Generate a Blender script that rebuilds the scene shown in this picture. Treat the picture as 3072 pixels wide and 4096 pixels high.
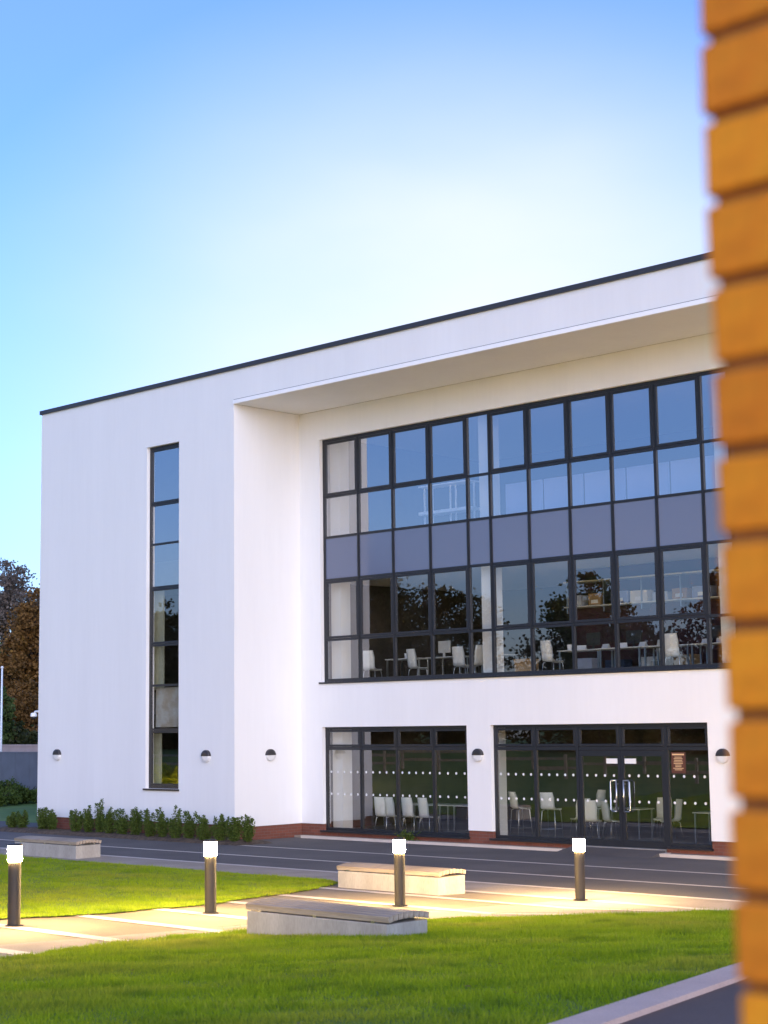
import bpy, math, random
import numpy as np
from mathutils import Vector, Matrix

# ------------------------------------------------------------------ scene, camera, sky, sun
for o in list(bpy.data.objects):
    bpy.data.objects.remove(o)
S = bpy.context.scene
COL = S.collection
random.seed(7)
RNG = np.random.default_rng(11)
R = math.radians

cam_d = bpy.data.cameras.new('camera')
cam = bpy.data.objects.new('camera', cam_d)
COL.objects.link(cam)
S.camera = cam
YAW, PITCH, ROLL = -0.7579, 0.1271, -0.0139
cy_, sy_, cp_, sp_ = math.cos(YAW), math.sin(YAW), math.cos(PITCH), math.sin(PITCH)
FW = Vector((sy_ * cp_, cy_ * cp_, sp_)); RT = Vector((cy_, -sy_, 0)); UP = RT.cross(FW)
R2 = RT * math.cos(ROLL) + UP * math.sin(ROLL); U2 = -RT * math.sin(ROLL) + UP * math.cos(ROLL)
m = Matrix((R2, U2, -FW)).transposed().to_4x4()
m.translation = (33.1273, -32.501, 2.9315)
cam.matrix_world = m
cam_d.sensor_fit = 'VERTICAL'
cam_d.sensor_height = 36.0
cam_d.lens = 6638.08 / 4096 * 36.0
cam_d.clip_start = 0.05
cam_d.clip_end = 4000
cam_d.dof.use_dof = True
cam_d.dof.focus_distance = 40.0
cam_d.dof.aperture_fstop = 3.9

SUN_EL, SUN_AZ = R(13), R(125)
W = bpy.data.worlds.new('World'); S.world = W; W.use_nodes = True
nt = W.node_tree
sky = nt.nodes.new('ShaderNodeTexSky'); sky.sky_type = 'NISHITA'
sky.sun_disc = False
sky.sun_elevation = SUN_EL
sky.sun_rotation = SUN_AZ
sky.altitude = 0; sky.air_density = 1; sky.dust_density = 0.8; sky.ozone_density = 6
bg = nt.nodes['Background']; bg.inputs['Strength'].default_value = 0.115
# thin bright cloud veil over the sky: a broad bank beyond the roof, broken up by soft noise, plus even horizon haze
def wn(kind, **kw):
    n = nt.nodes.new(kind)
    for k, v in kw.items(): setattr(n, k, v)
    return n
wtc = wn('ShaderNodeTexCoord')
vsub = wn('ShaderNodeVectorMath', operation='SUBTRACT'); vsub.inputs[1].default_value = (-.625, .745, .185); nt.links.new(wtc.outputs['Generated'], vsub.inputs[0])
vsc = wn('ShaderNodeVectorMath', operation='MULTIPLY'); vsc.inputs[1].default_value = (1, 1, 1.35); nt.links.new(vsub.outputs[0], vsc.inputs[0])
vln = wn('ShaderNodeVectorMath', operation='LENGTH'); nt.links.new(vsc.outputs[0], vln.inputs[0])
blob = wn('ShaderNodeMapRange', interpolation_type='SMOOTHERSTEP'); blob.inputs[1].default_value = .44; blob.inputs[2].default_value = .0; blob.inputs[3].default_value = 0; blob.inputs[4].default_value = .92
nt.links.new(vln.outputs['Value'], blob.inputs[0])
wmap = wn('ShaderNodeMapping'); wmap.inputs['Scale'].default_value = (1, 1, 2.2); nt.links.new(wtc.outputs['Generated'], wmap.inputs[0])
wnz = wn('ShaderNodeTexNoise'); wnz.inputs['Scale'].default_value = 3.2; wnz.inputs['Detail'].default_value = 5; wnz.inputs['Roughness'].default_value = .45
nt.links.new(wmap.outputs[0], wnz.inputs['Vector'])
wr = wn('ShaderNodeMapRange'); wr.inputs[1].default_value = .3; wr.inputs[2].default_value = .7; wr.inputs[3].default_value = .72; wr.inputs[4].default_value = 1.1
nt.links.new(wnz.outputs[0], wr.inputs[0])
sepz = wn('ShaderNodeSeparateXYZ'); nt.links.new(wtc.outputs['Generated'], sepz.inputs[0])
hz = wn('ShaderNodeMapRange', interpolation_type='SMOOTHSTEP'); hz.inputs[1].default_value = .22; hz.inputs[2].default_value = 0; hz.inputs[3].default_value = 0.06; hz.inputs[4].default_value = .2
nt.links.new(sepz.outputs['Z'], hz.inputs[0])
veil = wn('ShaderNodeMath', operation='MAXIMUM'); nt.links.new(blob.outputs[0], veil.inputs[0]); nt.links.new(hz.outputs[0], veil.inputs[1])
veil2 = wn('ShaderNodeMath', operation='MULTIPLY', use_clamp=True); nt.links.new(veil.outputs[0], veil2.inputs[0]); nt.links.new(wr.outputs[0], veil2.inputs[1])
wmix = wn('ShaderNodeMix', data_type='RGBA'); nt.links.new(veil2.outputs[0], wmix.inputs['Factor'])
stint = wn('ShaderNodeVectorMath', operation='MULTIPLY'); stint.inputs[1].default_value = (.84, .76, .93); nt.links.new(sky.outputs[0], stint.inputs[0])
nt.links.new(stint.outputs[0], wmix.inputs[6]); wmix.inputs[7].default_value = (2.9, 2.93, 3.05, 1)
nt.links.new(wmix.outputs[2], bg.inputs[0])
sun_d = bpy.data.lights.new('sun', 'SUN'); sun_d.energy = 0.6; sun_d.angle = R(60); sun_d.color = (1, .97, .98)
sun = bpy.data.objects.new('sun', sun_d); COL.objects.link(sun)
sun.rotation_euler = Vector((-math.sin(SUN_AZ) * math.cos(SUN_EL), -math.cos(SUN_AZ) * math.cos(SUN_EL), -math.sin(SUN_EL))).to_track_quat('-Z', 'Y').to_euler()
sun.location = (0, 60, 60)
S.view_settings.view_transform = 'Standard'
S.view_settings.look = 'None'
S.view_settings.gamma = 1.0
S.view_settings.exposure = 1.72
S.render.engine = 'CYCLES'

# ------------------------------------------------------------------ materials
def mat(name, col, rough=.8, noise=None, spec=.5, bump=None, metal=0, trans=0):
    """noise=(scale, amount, detail): brightness variation; bump=(scale, strength, distance)"""
    M = bpy.data.materials.new(name); M.use_nodes = True
    t = M.node_tree; b = t.nodes['Principled BSDF']
    b.inputs['Roughness'].default_value = rough
    b.inputs['Metallic'].default_value = metal
    b.inputs['Specular IOR Level'].default_value = spec
    b.inputs['Base Color'].default_value = (*col, 1)
    tc = t.nodes.new('ShaderNodeTexCoord')
    if noise:
        n = t.nodes.new('ShaderNodeTexNoise'); n.inputs['Scale'].default_value = noise[0]; n.inputs['Detail'].default_value = noise[2] if len(noise) > 2 else 6
        t.links.new(tc.outputs['Object'], n.inputs['Vector'])
        r = t.nodes.new('ShaderNodeMapRange'); r.inputs[1].default_value = .3; r.inputs[2].default_value = .7
        r.inputs[3].default_value = 1 - noise[1]; r.inputs[4].default_value = 1 + noise[1]
        t.links.new(n.outputs[0], r.inputs[0])
        x = t.nodes.new('ShaderNodeVectorMath'); x.operation = 'SCALE'
        x.inputs[0].default_value = col
        t.links.new(r.outputs[0], x.inputs['Scale'])
        t.links.new(x.outputs[0], b.inputs['Base Color'])
    if bump:
        n2 = t.nodes.new('ShaderNodeTexNoise'); n2.inputs['Scale'].default_value = bump[0]; n2.inputs['Detail'].default_value = 5
        t.links.new(tc.outputs['Object'], n2.inputs['Vector'])
        bp = t.nodes.new('ShaderNodeBump'); bp.inputs['Strength'].default_value = bump[1]; bp.inputs['Distance'].default_value = bump[2]
        t.links.new(n2.outputs[0], bp.inputs['Height']); t.links.new(bp.outputs[0], b.inputs['Normal'])
    return M

def two_tone(name, c1, c2, scale, rough=.9, lo=.4, hi=.6, fine=None, bump=None, detail=6, stretch=(1, 1, 1)):
    M = mat(name, c1, rough, bump=bump); t = M.node_tree; b = t.nodes['Principled BSDF']
    tc = t.nodes.new('ShaderNodeTexCoord'); mp = t.nodes.new('ShaderNodeMapping'); mp.inputs['Scale'].default_value = stretch
    t.links.new(tc.outputs['Object'], mp.inputs[0])
    n = t.nodes.new('ShaderNodeTexNoise'); n.inputs['Scale'].default_value = scale; n.inputs['Detail'].default_value = detail
    t.links.new(mp.outputs[0], n.inputs['Vector'])
    cr = t.nodes.new('ShaderNodeValToRGB'); cr.color_ramp.elements[0].position = lo; cr.color_ramp.elements[1].position = hi
    cr.color_ramp.elements[0].color = (*c1, 1); cr.color_ramp.elements[1].color = (*c2, 1)
    t.links.new(n.outputs[0], cr.inputs[0])
    out = cr.outputs[0]
    if fine:
        n2 = t.nodes.new('ShaderNodeTexNoise'); n2.inputs['Scale'].default_value = fine[0]; n2.inputs['Detail'].default_value = 3
        t.links.new(mp.outputs[0], n2.inputs['Vector'])
        r = t.nodes.new('ShaderNodeMapRange'); r.inputs[1].default_value = .25; r.inputs[2].default_value = .75
        r.inputs[3].default_value = 1 - fine[1]; r.inputs[4].default_value = 1 + fine[1]
        t.links.new(n2.outputs[0], r.inputs[0])
        x = t.nodes.new('ShaderNodeVectorMath'); x.operation = 'SCALE'
        t.links.new(out, x.inputs[0]); t.links.new(r.outputs[0], x.inputs['Scale']); out = x.outputs[0]
    t.links.new(out, b.inputs['Base Color'])
    return M

def leaf_mat(name, c1, c2, c3=None, translucent=.35):
    """colour varies leaf by leaf and clump by clump"""
    M = bpy.data.materials.new(name); M.use_nodes = True; t = M.node_tree
    b = t.nodes['Principled BSDF']; b.inputs['Roughness'].default_value = .6; b.inputs['Specular IOR Level'].default_value = .25
    g = t.nodes.new('ShaderNodeNewGeometry')
    cr = t.nodes.new('ShaderNodeValToRGB')
    cr.color_ramp.elements[0].color = (*c1, 1); cr.color_ramp.elements[1].color = (*c2, 1)
    if c3:
        e = cr.color_ramp.elements.new(.8); e.color = (*c2, 1); cr.color_ramp.elements[-1].color = (*c3, 1)
    tc = t.nodes.new('ShaderNodeTexCoord')
    n = t.nodes.new('ShaderNodeTexNoise'); n.inputs['Scale'].default_value = .9; n.inputs['Detail'].default_value = 3
    t.links.new(tc.outputs['Object'], n.inputs['Vector'])
    a = t.nodes.new('ShaderNodeMath'); a.operation = 'MULTIPLY_ADD'; a.inputs[1].default_value = .55
    t.links.new(g.outputs['Random Per Island'], a.inputs[0])
    s = t.nodes.new('ShaderNodeMapRange'); s.inputs[1].default_value = .3; s.inputs[2].default_value = .7; s.inputs[3].default_value = 0; s.inputs[4].default_value = .45
    t.links.new(n.outputs[0], s.inputs[0]); t.links.new(s.outputs[0], a.inputs[2])
    t.links.new(a.outputs[0], cr.inputs[0]); t.links.new(cr.outputs[0], b.inputs['Base Color'])
    tr = t.nodes.new('ShaderNodeBsdfTranslucent'); t.links.new(cr.outputs[0], tr.inputs[0])
    mx = t.nodes.new('ShaderNodeMixShader'); mx.inputs[0].default_value = translucent
    t.links.new(b.outputs[0], mx.inputs[1]); t.links.new(tr.outputs[0], mx.inputs[2])
    t.links.new(mx.outputs[0], t.nodes['Material Output'].inputs[0])
    return M

def glass_mat(name, tint, refl):
    M = bpy.data.materials.new(name); M.use_nodes = True; t = M.node_tree
    for n in list(t.nodes):
        if n.type != 'OUTPUT_MATERIAL': t.nodes.remove(n)
    tr = t.nodes.new('ShaderNodeBsdfTransparent'); tr.inputs[0].default_value = (*tint, 1)
    gl = t.nodes.new('ShaderNodeBsdfGlossy'); gl.inputs['Roughness'].default_value = 0.0; gl.inputs[0].default_value = (.95, .97, 1, 1)
    fr = t.nodes.new('ShaderNodeFresnel'); fr.inputs[0].default_value = 1.5
    r = t.nodes.new('ShaderNodeMapRange'); r.inputs[1].default_value = .04; r.inputs[2].default_value = 1; r.inputs[3].default_value = refl; r.inputs[4].default_value = 1
    t.links.new(fr.outputs[0], r.inputs[0])
    ge = t.nodes.new('ShaderNodeNewGeometry'); iv = t.nodes.new('ShaderNodeMath'); iv.operation = 'SUBTRACT'; iv.inputs[0].default_value = 1; t.links.new(ge.outputs['Backfacing'], iv.inputs[1])
    mu = t.nodes.new('ShaderNodeMath'); mu.operation = 'MULTIPLY'; t.links.new(r.outputs[0], mu.inputs[0]); t.links.new(iv.outputs[0], mu.inputs[1])   # one reflection per sheet
    tc = t.nodes.new('ShaderNodeTexCoord'); nz = t.nodes.new('ShaderNodeTexNoise'); nz.inputs['Scale'].default_value = .9; nz.inputs['Detail'].default_value = 1
    t.links.new(tc.outputs['Object'], nz.inputs['Vector'])
    bp = t.nodes.new('ShaderNodeBump'); bp.inputs['Strength'].default_value = .03; bp.inputs['Distance'].default_value = .004
    t.links.new(nz.outputs[0], bp.inputs['Height'])
    oi = t.nodes.new('ShaderNodeObjectInfo'); wn_ = t.nodes.new('ShaderNodeTexWhiteNoise'); wn_.noise_dimensions = '1D'; t.links.new(oi.outputs['Random'], wn_.inputs['W'])
    sb = t.nodes.new('ShaderNodeVectorMath'); sb.operation = 'SUBTRACT'; sb.inputs[1].default_value = (.5, .5, .5); t.links.new(wn_.outputs['Color'], sb.inputs[0])
    sc = t.nodes.new('ShaderNodeVectorMath'); sc.operation = 'SCALE'; sc.inputs['Scale'].default_value = .012; t.links.new(sb.outputs[0], sc.inputs[0])
    an = t.nodes.new('ShaderNodeVectorMath'); an.operation = 'ADD'; t.links.new(sc.outputs[0], an.inputs[0]); t.links.new(bp.outputs[0], an.inputs[1])
    nn = t.nodes.new('ShaderNodeVectorMath'); nn.operation = 'NORMALIZE'; t.links.new(an.outputs[0], nn.inputs[0]); t.links.new(nn.outputs[0], gl.inputs['Normal'])
    mx = t.nodes.new('ShaderNodeMixShader')
    t.links.new(mu.outputs[0], mx.inputs[0]); t.links.new(tr.outputs[0], mx.inputs[1]); t.links.new(gl.outputs[0], mx.inputs[2])
    t.links.new(mx.outputs[0], t.nodes['Material Output'].inputs[0])
    return M

def emit_mat(name, col, strength):
    M = bpy.data.materials.new(name); M.use_nodes = True; t = M.node_tree
    b = t.nodes['Principled BSDF']; b.inputs['Base Color'].default_value = (.9, .9, .85, 1)
    b.inputs['Emission Color'].default_value = (*col, 1); b.inputs['Emission Strength'].default_value = strength
    return M

def brick_mat(name, c1, c2, mortar):
    M = mat(name, c1, .9); t = M.node_tree; b = t.nodes['Principled BSDF']
    tc = t.nodes.new('ShaderNodeTexCoord'); sx = t.nodes.new('ShaderNodeSeparateXYZ'); t.links.new(tc.outputs['Object'], sx.inputs[0])
    ad = t.nodes.new('ShaderNodeMath'); ad.operation = 'ADD'; t.links.new(sx.outputs[0], ad.inputs[0]); t.links.new(sx.outputs[1], ad.inputs[1])
    cb = t.nodes.new('ShaderNodeCombineXYZ'); t.links.new(ad.outputs[0], cb.inputs[0]); t.links.new(sx.outputs[2], cb.inputs[1])
    br = t.nodes.new('ShaderNodeTexBrick'); br.inputs['Scale'].default_value = 1
    br.inputs['Brick Width'].default_value = .225; br.inputs['Row Height'].default_value = .075; br.inputs['Mortar Size'].default_value = .005
    br.inputs[1].default_value = (*c1, 1); br.inputs[2].default_value = (*c2, 1); br.inputs[3].default_value = (*mortar, 1)
    t.links.new(cb.outputs[0], br.inputs[0]); t.links.new(br.outputs[0], b.inputs['Base Color'])
    bp = t.nodes.new('ShaderNodeBump'); bp.inputs['Strength'].default_value = .6; bp.inputs['Distance'].default_value = .006; bp.invert = True
    t.links.new(br.outputs[1], bp.inputs['Height']); t.links.new(bp.outputs[0], b.inputs['Normal'])
    return M

M = {}
M['render'] = two_tone('white_render', (.80, .795, .785), (.835, .83, .82), .9, .92, .3, .7, fine=(9, .012), bump=(220, .25, .004), stretch=(1, 1, .1))
M['trim'] = mat('white_trim', (.93, .93, .93), .5)
M['shade_line'] = mat('shadow_grey', (.16, .15, .15), .8)  # grey standing for shade along the overhang edge
M['coping'] = mat('dark_coping', (.035, .037, .045), .5)
M['frame'] = mat('anthracite_frame', (.017, .019, .023), .42, noise=(3, .06))
M['spandrel'] = mat('spandrel_grey', (.135, .16, .24), .10, noise=(400, .05), spec=.7)
M['glass'] = glass_mat('window_glass', (.965, .975, .97), .19)
M['glass_up'] = glass_mat('upper_window_glass', (.94, .96, .98), .40)
M['plinth'] = brick_mat('plinth_brick', (.20, .065, .04), (.15, .05, .033), (.16, .10, .08))
M['int_white'] = mat('interior_white', (.72, .70, .64), .8)
M['int_dark'] = two_tone('interior_dark', (.07, .055, .042), (.11, .09, .07), .7, .8)
M['int_maroon'] = mat('interior_maroon', (.06, .022, .025), .8, noise=(2, .2))
M['int_floor'] = mat('interior_floor', (.30, .28, .25), .45, noise=(2, .1))
M['roof'] = mat('roof_grey', (.2, .2, .2), .9, noise=(1, .1))
M['metal'] = mat('brushed_steel', (.6, .6, .6), .3, metal=1)
M['chrome'] = mat('chair_leg_steel', (.55, .55, .53), .35, metal=1)
M['chair'] = mat('white_plastic', (.86, .85, .78), .45)
M['table'] = mat('table_laminate', (.68, .67, .6), .4)
M['black'] = mat('black_plastic', (.03, .028, .03), .4)
M['lens'] = mat('frosted_lens', (.72, .72, .72), .35)
M['white'] = mat('white_card', (.8, .8, .78), .6)
M['poster'] = mat('poster_dark', (.10, .035, .02), .5)
M['poster_text'] = mat('poster_text', (.75, .5, .25), .5)
M['asphalt'] = two_tone('asphalt', (.078, .069, .067), (.105, .094, .09), .5, .88, .35, .65, fine=(130, .28), bump=(160, .5, .006))
M['path'] = two_tone('resin_path', (.17, .14, .105), (.22, .185, .14), .8, .9, .35, .65, fine=(110, .25), bump=(140, .5, .006))
M['gravel'] = two_tone('pale_gravel', (.30, .25, .20), (.37, .31, .25), 1.2, .95, .35, .65, fine=(90, .28), bump=(110, .7, .01))
M['slab'] = two_tone('pale_concrete_strip', (.54, .47, .41), (.63, .56, .49), 1.5, .85, .35, .65, fine=(60, .12))
M['kerb'] = two_tone('kerb_concrete', (.66, .44, .34), (.74, .52, .41), 1.5, .85, .35, .65, fine=(60, .12), bump=(120, .3, .004))
M['concrete'] = two_tone('bench_concrete', (.34, .315, .275), (.45, .42, .37), 3.0, .85, .35, .65, fine=(40, .12), bump=(60, .3, .004), stretch=(1, 1, .3))
M['timber'] = two_tone('weathered_timber', (.27, .21, .15), (.40, .33, .255), 5.0, .7, .35, .65, fine=(30, .2), stretch=(.15, 3, 3))
M['footway'] = two_tone('footway_asphalt', (.125, .082, .064), (.155, .105, .083), .5, .88, .35, .65, fine=(90, .3), bump=(120, .6, .008))  # asphalt colour warmed to carry the warm light falling on it
M['lining'] = mat('cream_lining', (.42, .42, .30), .8)
M['blind'] = two_tone('stained_blind', (.50, .48, .42), (.40, .34, .25), 2.5, .8)
M['blue'] = mat('dark_blue_plastic', (.04, .06, .12), .5)
M['soil'] = two_tone('planting_soil', (.06, .04, .025), (.12, .08, .05), 8, .95, fine=(60, .3), bump=(40, .8, .03))
M['bollard'] = mat('bollard_dark', (.03, .026, .02), .6, spec=.5)
M['lamp'] = emit_mat('bollard_lamp', (1, .66, .27), 560)
M['turf'] = two_tone('turf', (.10, .17, .012), (.16, .22, .02), 1.3, .95, .35, .65, fine=(25, .35), bump=(30, .8, .03))
M['ground'] = two_tone('meadow', (.075, .15, .014), (.13, .20, .03), .15, .95, .35, .65, fine=(3, .3))
M['blade'] = leaf_mat('grass_blades', (.17, .28, .007), (.34, .46, .014), (.46, .44, .08), .5)
def grass_mat():
    Mg = M['blade']; t = Mg.node_tree; b = t.nodes['Principled BSDF']
    src = b.inputs['Base Color'].links[0].from_socket
    tc = t.nodes.new('ShaderNodeTexCoord'); outs = src
    for sc, lo, hi, col in ((.55, .46, .72, (.38, .36, .05, 1)), (2.6, .54, .72, (.07, .15, .012, 1))):
        n = t.nodes.new('ShaderNodeTexNoise'); n.inputs['Scale'].default_value = sc; n.inputs['Detail'].default_value = 5; t.links.new(tc.outputs['Object'], n.inputs['Vector'])
        r = t.nodes.new('ShaderNodeMapRange'); r.inputs[1].default_value = lo; r.inputs[2].default_value = hi; r.inputs[3].default_value = 0; r.inputs[4].default_value = .7
        t.links.new(n.outputs[0], r.inputs[0])
        x = t.nodes.new('ShaderNodeMix'); x.data_type = 'RGBA'; t.links.new(r.outputs[0], x.inputs['Factor']); t.links.new(outs, x.inputs[6]); x.inputs[7].default_value = col
        outs = x.outputs[2]
    t.links.new(outs, b.inputs['Base Color'])
    for n in t.nodes:
        if n.type == 'BSDF_TRANSLUCENT': t.links.new(outs, n.inputs[0])
grass_mat()
M['shrub'] = leaf_mat('shrub_leaves', (.045, .085, .016), (.13, .18, .032), None, .3)
M['stem'] = mat('bark', (.06, .045, .032), .9, noise=(12, .3))
M['leaf_brown'] = leaf_mat('copper_leaves', (.11, .06, .022), (.28, .14, .036), (.42, .24, .05), .3)
M['leaf_dull'] = leaf_mat('thin_brown_leaves', (.12, .095, .08), (.24, .19, .155), None, .3)
M['leaf_green'] = leaf_mat('green_leaves', (.05, .085, .025), (.13, .17, .045), None, .3)
M['leaf_dark'] = leaf_mat('dark_leaves', (.028, .042, .015), (.07, .075, .024), None, .3)
M['leaf_olive'] = leaf_mat('olive_leaves', (.05, .05, .015), (.13, .11, .03), None, .3)
M['hedge'] = leaf_mat('lamplit_hedge_leaves', (.20, .26, .01), (.42, .48, .02), None, .4)  # leaf colour raised to look lit by a lamp
M['fence'] = mat('blue_grey_panel', (.14, .15, .18), .6, noise=(2, .1))
M['fence_wood'] = mat('fence_wood', (.38, .30, .21), .8, noise=(8, .2))
M['brick'] = None
M['mortar'] = mat('lamplit_mortar', (.24, .085, .018), .95, noise=(80, .2), bump=(120, .5, .004))  # mortar colour carries the same orange lamp light
M['pinkwall'] = mat('pale_pink_wall', (.5, .38, .34), .9, noise=(2, .1))
M['card'] = mat('cardboard', (.42, .27, .13), .85, noise=(6, .1))
M['screen'] = mat('lavender_screen', (.30, .33, .50), .8)
M['lavender'] = mat('pale_board', (.55, .58, .66), .7)
bm_ = two_tone('lamplit_brick', (.90, .26, .004), (.98, .36, .010), 14, .85, .3, .7, fine=(70, .12), bump=(90, .5, .006))  # orange lamp light is put into the brick base colour
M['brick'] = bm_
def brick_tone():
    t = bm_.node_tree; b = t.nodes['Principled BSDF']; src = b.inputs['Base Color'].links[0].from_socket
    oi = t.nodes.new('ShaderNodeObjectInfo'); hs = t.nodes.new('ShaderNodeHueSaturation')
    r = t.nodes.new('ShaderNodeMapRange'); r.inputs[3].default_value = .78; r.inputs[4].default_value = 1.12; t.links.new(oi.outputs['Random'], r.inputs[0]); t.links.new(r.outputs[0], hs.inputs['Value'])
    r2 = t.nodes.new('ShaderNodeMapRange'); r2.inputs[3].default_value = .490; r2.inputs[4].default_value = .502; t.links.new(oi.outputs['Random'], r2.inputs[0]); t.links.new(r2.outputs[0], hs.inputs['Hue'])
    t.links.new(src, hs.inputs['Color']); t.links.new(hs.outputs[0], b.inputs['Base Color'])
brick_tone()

# ------------------------------------------------------------------ mesh helpers
class MB:
    def __init__(s): s.v = []; s.f = []
    def box(s, x0, y0, z0, x1, y1, z1):
        x0, x1 = min(x0, x1), max(x0, x1); y0, y1 = min(y0, y1), max(y0, y1); z0, z1 = min(z0, z1), max(z0, z1)
        n = len(s.v)
        s.v += [(x0, y0, z0), (x1, y0, z0), (x1, y1, z0), (x0, y1, z0), (x0, y0, z1), (x1, y0, z1), (x1, y1, z1), (x0, y1, z1)]
        s.f += [tuple(n + i for i in q) for q in ((0, 3, 2, 1), (4, 5, 6, 7), (0, 1, 5, 4), (1, 2, 6, 5), (2, 3, 7, 6), (3, 0, 4, 7))]
        return s
    def tube(s, pts, rads, seg=10, caps=True):
        pts = [Vector(p) for p in pts]
        if not hasattr(rads, '__len__'): rads = [rads] * len(pts)
        n0 = len(s.v)
        for i, (p, r) in enumerate(zip(pts, rads)):
            d = (pts[min(i + 1, len(pts) - 1)] - pts[max(i - 1, 0)]).normalized()
            a = d.orthogonal().normalized() if abs(d.z) < .999 else Vector((1, 0, 0))
            if abs(d.z) < .999:
                a = d.cross(Vector((0, 0, 1))).normalized()
            b = d.cross(a)
            for k in range(seg):
                t = 2 * math.pi * k / seg
                s.v.append(tuple(p + a * (r * math.cos(t)) + b * (r * math.sin(t))))
        for i in range(len(pts) - 1):
            for k in range(seg):
                a0 = n0 + i * seg + k; a1 = n0 + i * seg + (k + 1) % seg
                s.f.append((a0, a1, a1 + seg, a0 + seg))
        if caps:
            s.f.append(tuple(n0 + k for k in reversed(range(seg))))
            s.f.append(tuple(n0 + (len(pts) - 1) * seg + k for k in range(seg)))
        return s
    def lathe(s, prof, seg=24, c=(0, 0, 0)):
        n0 = len(s.v)
        for r, z in prof:
            for k in range(seg):
                t = 2 * math.pi * k / seg
                s.v.append((c[0] + r * math.cos(t), c[1] + r * math.sin(t), c[2] + z))
        for i in range(len(prof) - 1):
            for k in range(seg):
                a0 = n0 + i * seg + k; a1 = n0 + i * seg + (k + 1) % seg
                s.f.append((a0, a1, a1 + seg, a0 + seg))
        s.f.append(tuple(n0 + k for k in reversed(range(seg))))
        s.f.append(tuple(n0 + (len(prof) - 1) * seg + k for k in range(seg)))
        return s
    def poly(s, pts):
        n = len(s.v); s.v += [tuple(p) for p in pts]; s.f.append(tuple(range(n, n + len(pts)))); return s
    def build(s, name, material, parent=None, smooth=False, bevel=0):
        me = bpy.data.meshes.new(name); me.from_pydata(s.v, [], s.f); me.update()
        me.materials.append(M[material])
        if smooth: me.polygons.foreach_set('use_smooth', [True] * len(me.polygons))
        return link(name, me, parent, bevel)

def link(name, me, parent=None, bevel=0):
    o = bpy.data.objects.new(name, me); COL.objects.link(o)
    if parent is not None: o.parent = parent
    if bevel:
        b = o.modifiers.new('bevel', 'BEVEL'); b.width = bevel; b.segments = 2; b.limit_method = 'ANGLE'
    return o

def big(name, V, Fq, material, parent=None):
    """numpy verts (n,3) and faces (m,k) all of one size k"""
    me = bpy.data.meshes.new(name)
    V = np.asarray(V, np.float32); Fq = np.asarray(Fq, np.int32)
    me.vertices.add(len(V)); me.vertices.foreach_set('co', V.ravel())
    k = Fq.shape[1]
    me.loops.add(Fq.size); me.loops.foreach_set('vertex_index', Fq.ravel())
    me.polygons.add(len(Fq)); me.polygons.foreach_set('loop_start', np.arange(0, Fq.size, k, dtype=np.int32))
    me.update(calc_edges=True)
    me.materials.append(M[material])
    return link(name, me, parent)

def thing(name, label, cat, loc=(0, 0, 0), rz=0, group=None):
    o = bpy.data.objects.new(name, None); COL.objects.link(o)
    o.empty_display_size = .2
    o.location = loc; o.rotation_euler = (0, 0, rz)
    return tag(o, label, cat, group)

def tag(o, label=None, cat=None, group=None, kind=None):
    if label: o['label'] = label
    if cat: o['category'] = cat
    if group: o['group'] = group
    if kind: o['kind'] = kind
    return o

def dup(root, loc, rz=0, label=None, group=None):
    r = root.copy(); COL.objects.link(r); r.location = loc; r.rotation_euler = (0, 0, rz)
    if label: r['label'] = label
    if group: r['group'] = group
    for ch in root.children:
        c = ch.copy(); COL.objects.link(c); c.parent = r
        for g in ch.children:
            d = g.copy(); COL.objects.link(d); d.parent = c
    return r

# ------------------------------------------------------------------ terrain height
def gy(y):
    return np.interp(y, [-60, -40, -19, -9, -3, 0], [1.35, 1.0, .25, -.12, -.1, -.13])
def sstep(a, b, x):
    t = np.clip((x - a) / (b - a), 0, 1); return t * t * (3 - 2 * t)
def zg(x, y):
    x = np.asarray(x, float); y = np.asarray(y, float)
    return gy(y) + .062 * np.clip(x - 16.3, 0, 9) * (1 - sstep(-11.8, -9.0, y))

def grid_sheet(name, xs, ys, off, material, parent=None):
    X, Y = np.meshgrid(np.asarray(xs, float), np.asarray(ys, float))
    V = np.stack([X.ravel(), Y.ravel(), (zg(X, Y) + off).ravel()], 1)
    nx, ny = len(xs), len(ys)
    i = np.arange(nx - 1)[None, :] + np.arange(ny - 1)[:, None] * nx
    Fq = np.stack([i, i + 1, i + 1 + nx, i + nx], -1).reshape(-1, 4)
    return big(name, V, Fq, material, parent)

def ruled_sheet(name, ys, xl, xr, nx, off, material):
    ys = np.asarray(ys, float); T = np.linspace(0, 1, nx)
    X = xl[:, None] * (1 - T) + xr[:, None] * T; Y = np.repeat(ys[:, None], nx, 1)
    V = np.stack([X.ravel(), Y.ravel(), (zg(X, Y) + off).ravel()], 1)
    i = np.arange(nx - 1)[None, :] + np.arange(len(ys) - 1)[:, None] * nx
    Fq = np.stack([i, i + 1, i + 1 + nx, i + nx], -1).reshape(-1, 4)
    return big(name, V, Fq, material)

def spread(a, b, step): return list(np.arange(a, b - 1e-6, step)) + [b]

# ground sheet to the horizon
gxs = [-1800, -900, -400, -200, -100, -60, -40, -20, -10, 0, 8, 12, 14, 16.3] + spread(16.8, 25.3, .5) + [27, 30, 34, 40, 60, 120, 300, 900, 1800]
gys = [-1800, -900, -400, -200, -100, -60, -50, -40, -34, -30, -26, -22, -19, -16, -13.5] + spread(-12.5, -9, .25) + [-7, -5, -3, 0, 5, 15, 30, 60, 120, 300, 900, 1800]
grid_sheet('ground', gxs, gys, -.045, 'ground')['kind'] = 'structure'

# asphalt road in front of the building
ax = [-60, -30, -12, 0, 10, 16.3, 20, 25.3, 30, 60]
tag(grid_sheet('road', ax, [-7.55, -5, -3, -.12], -.012, 'asphalt'), kind='structure')
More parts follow.
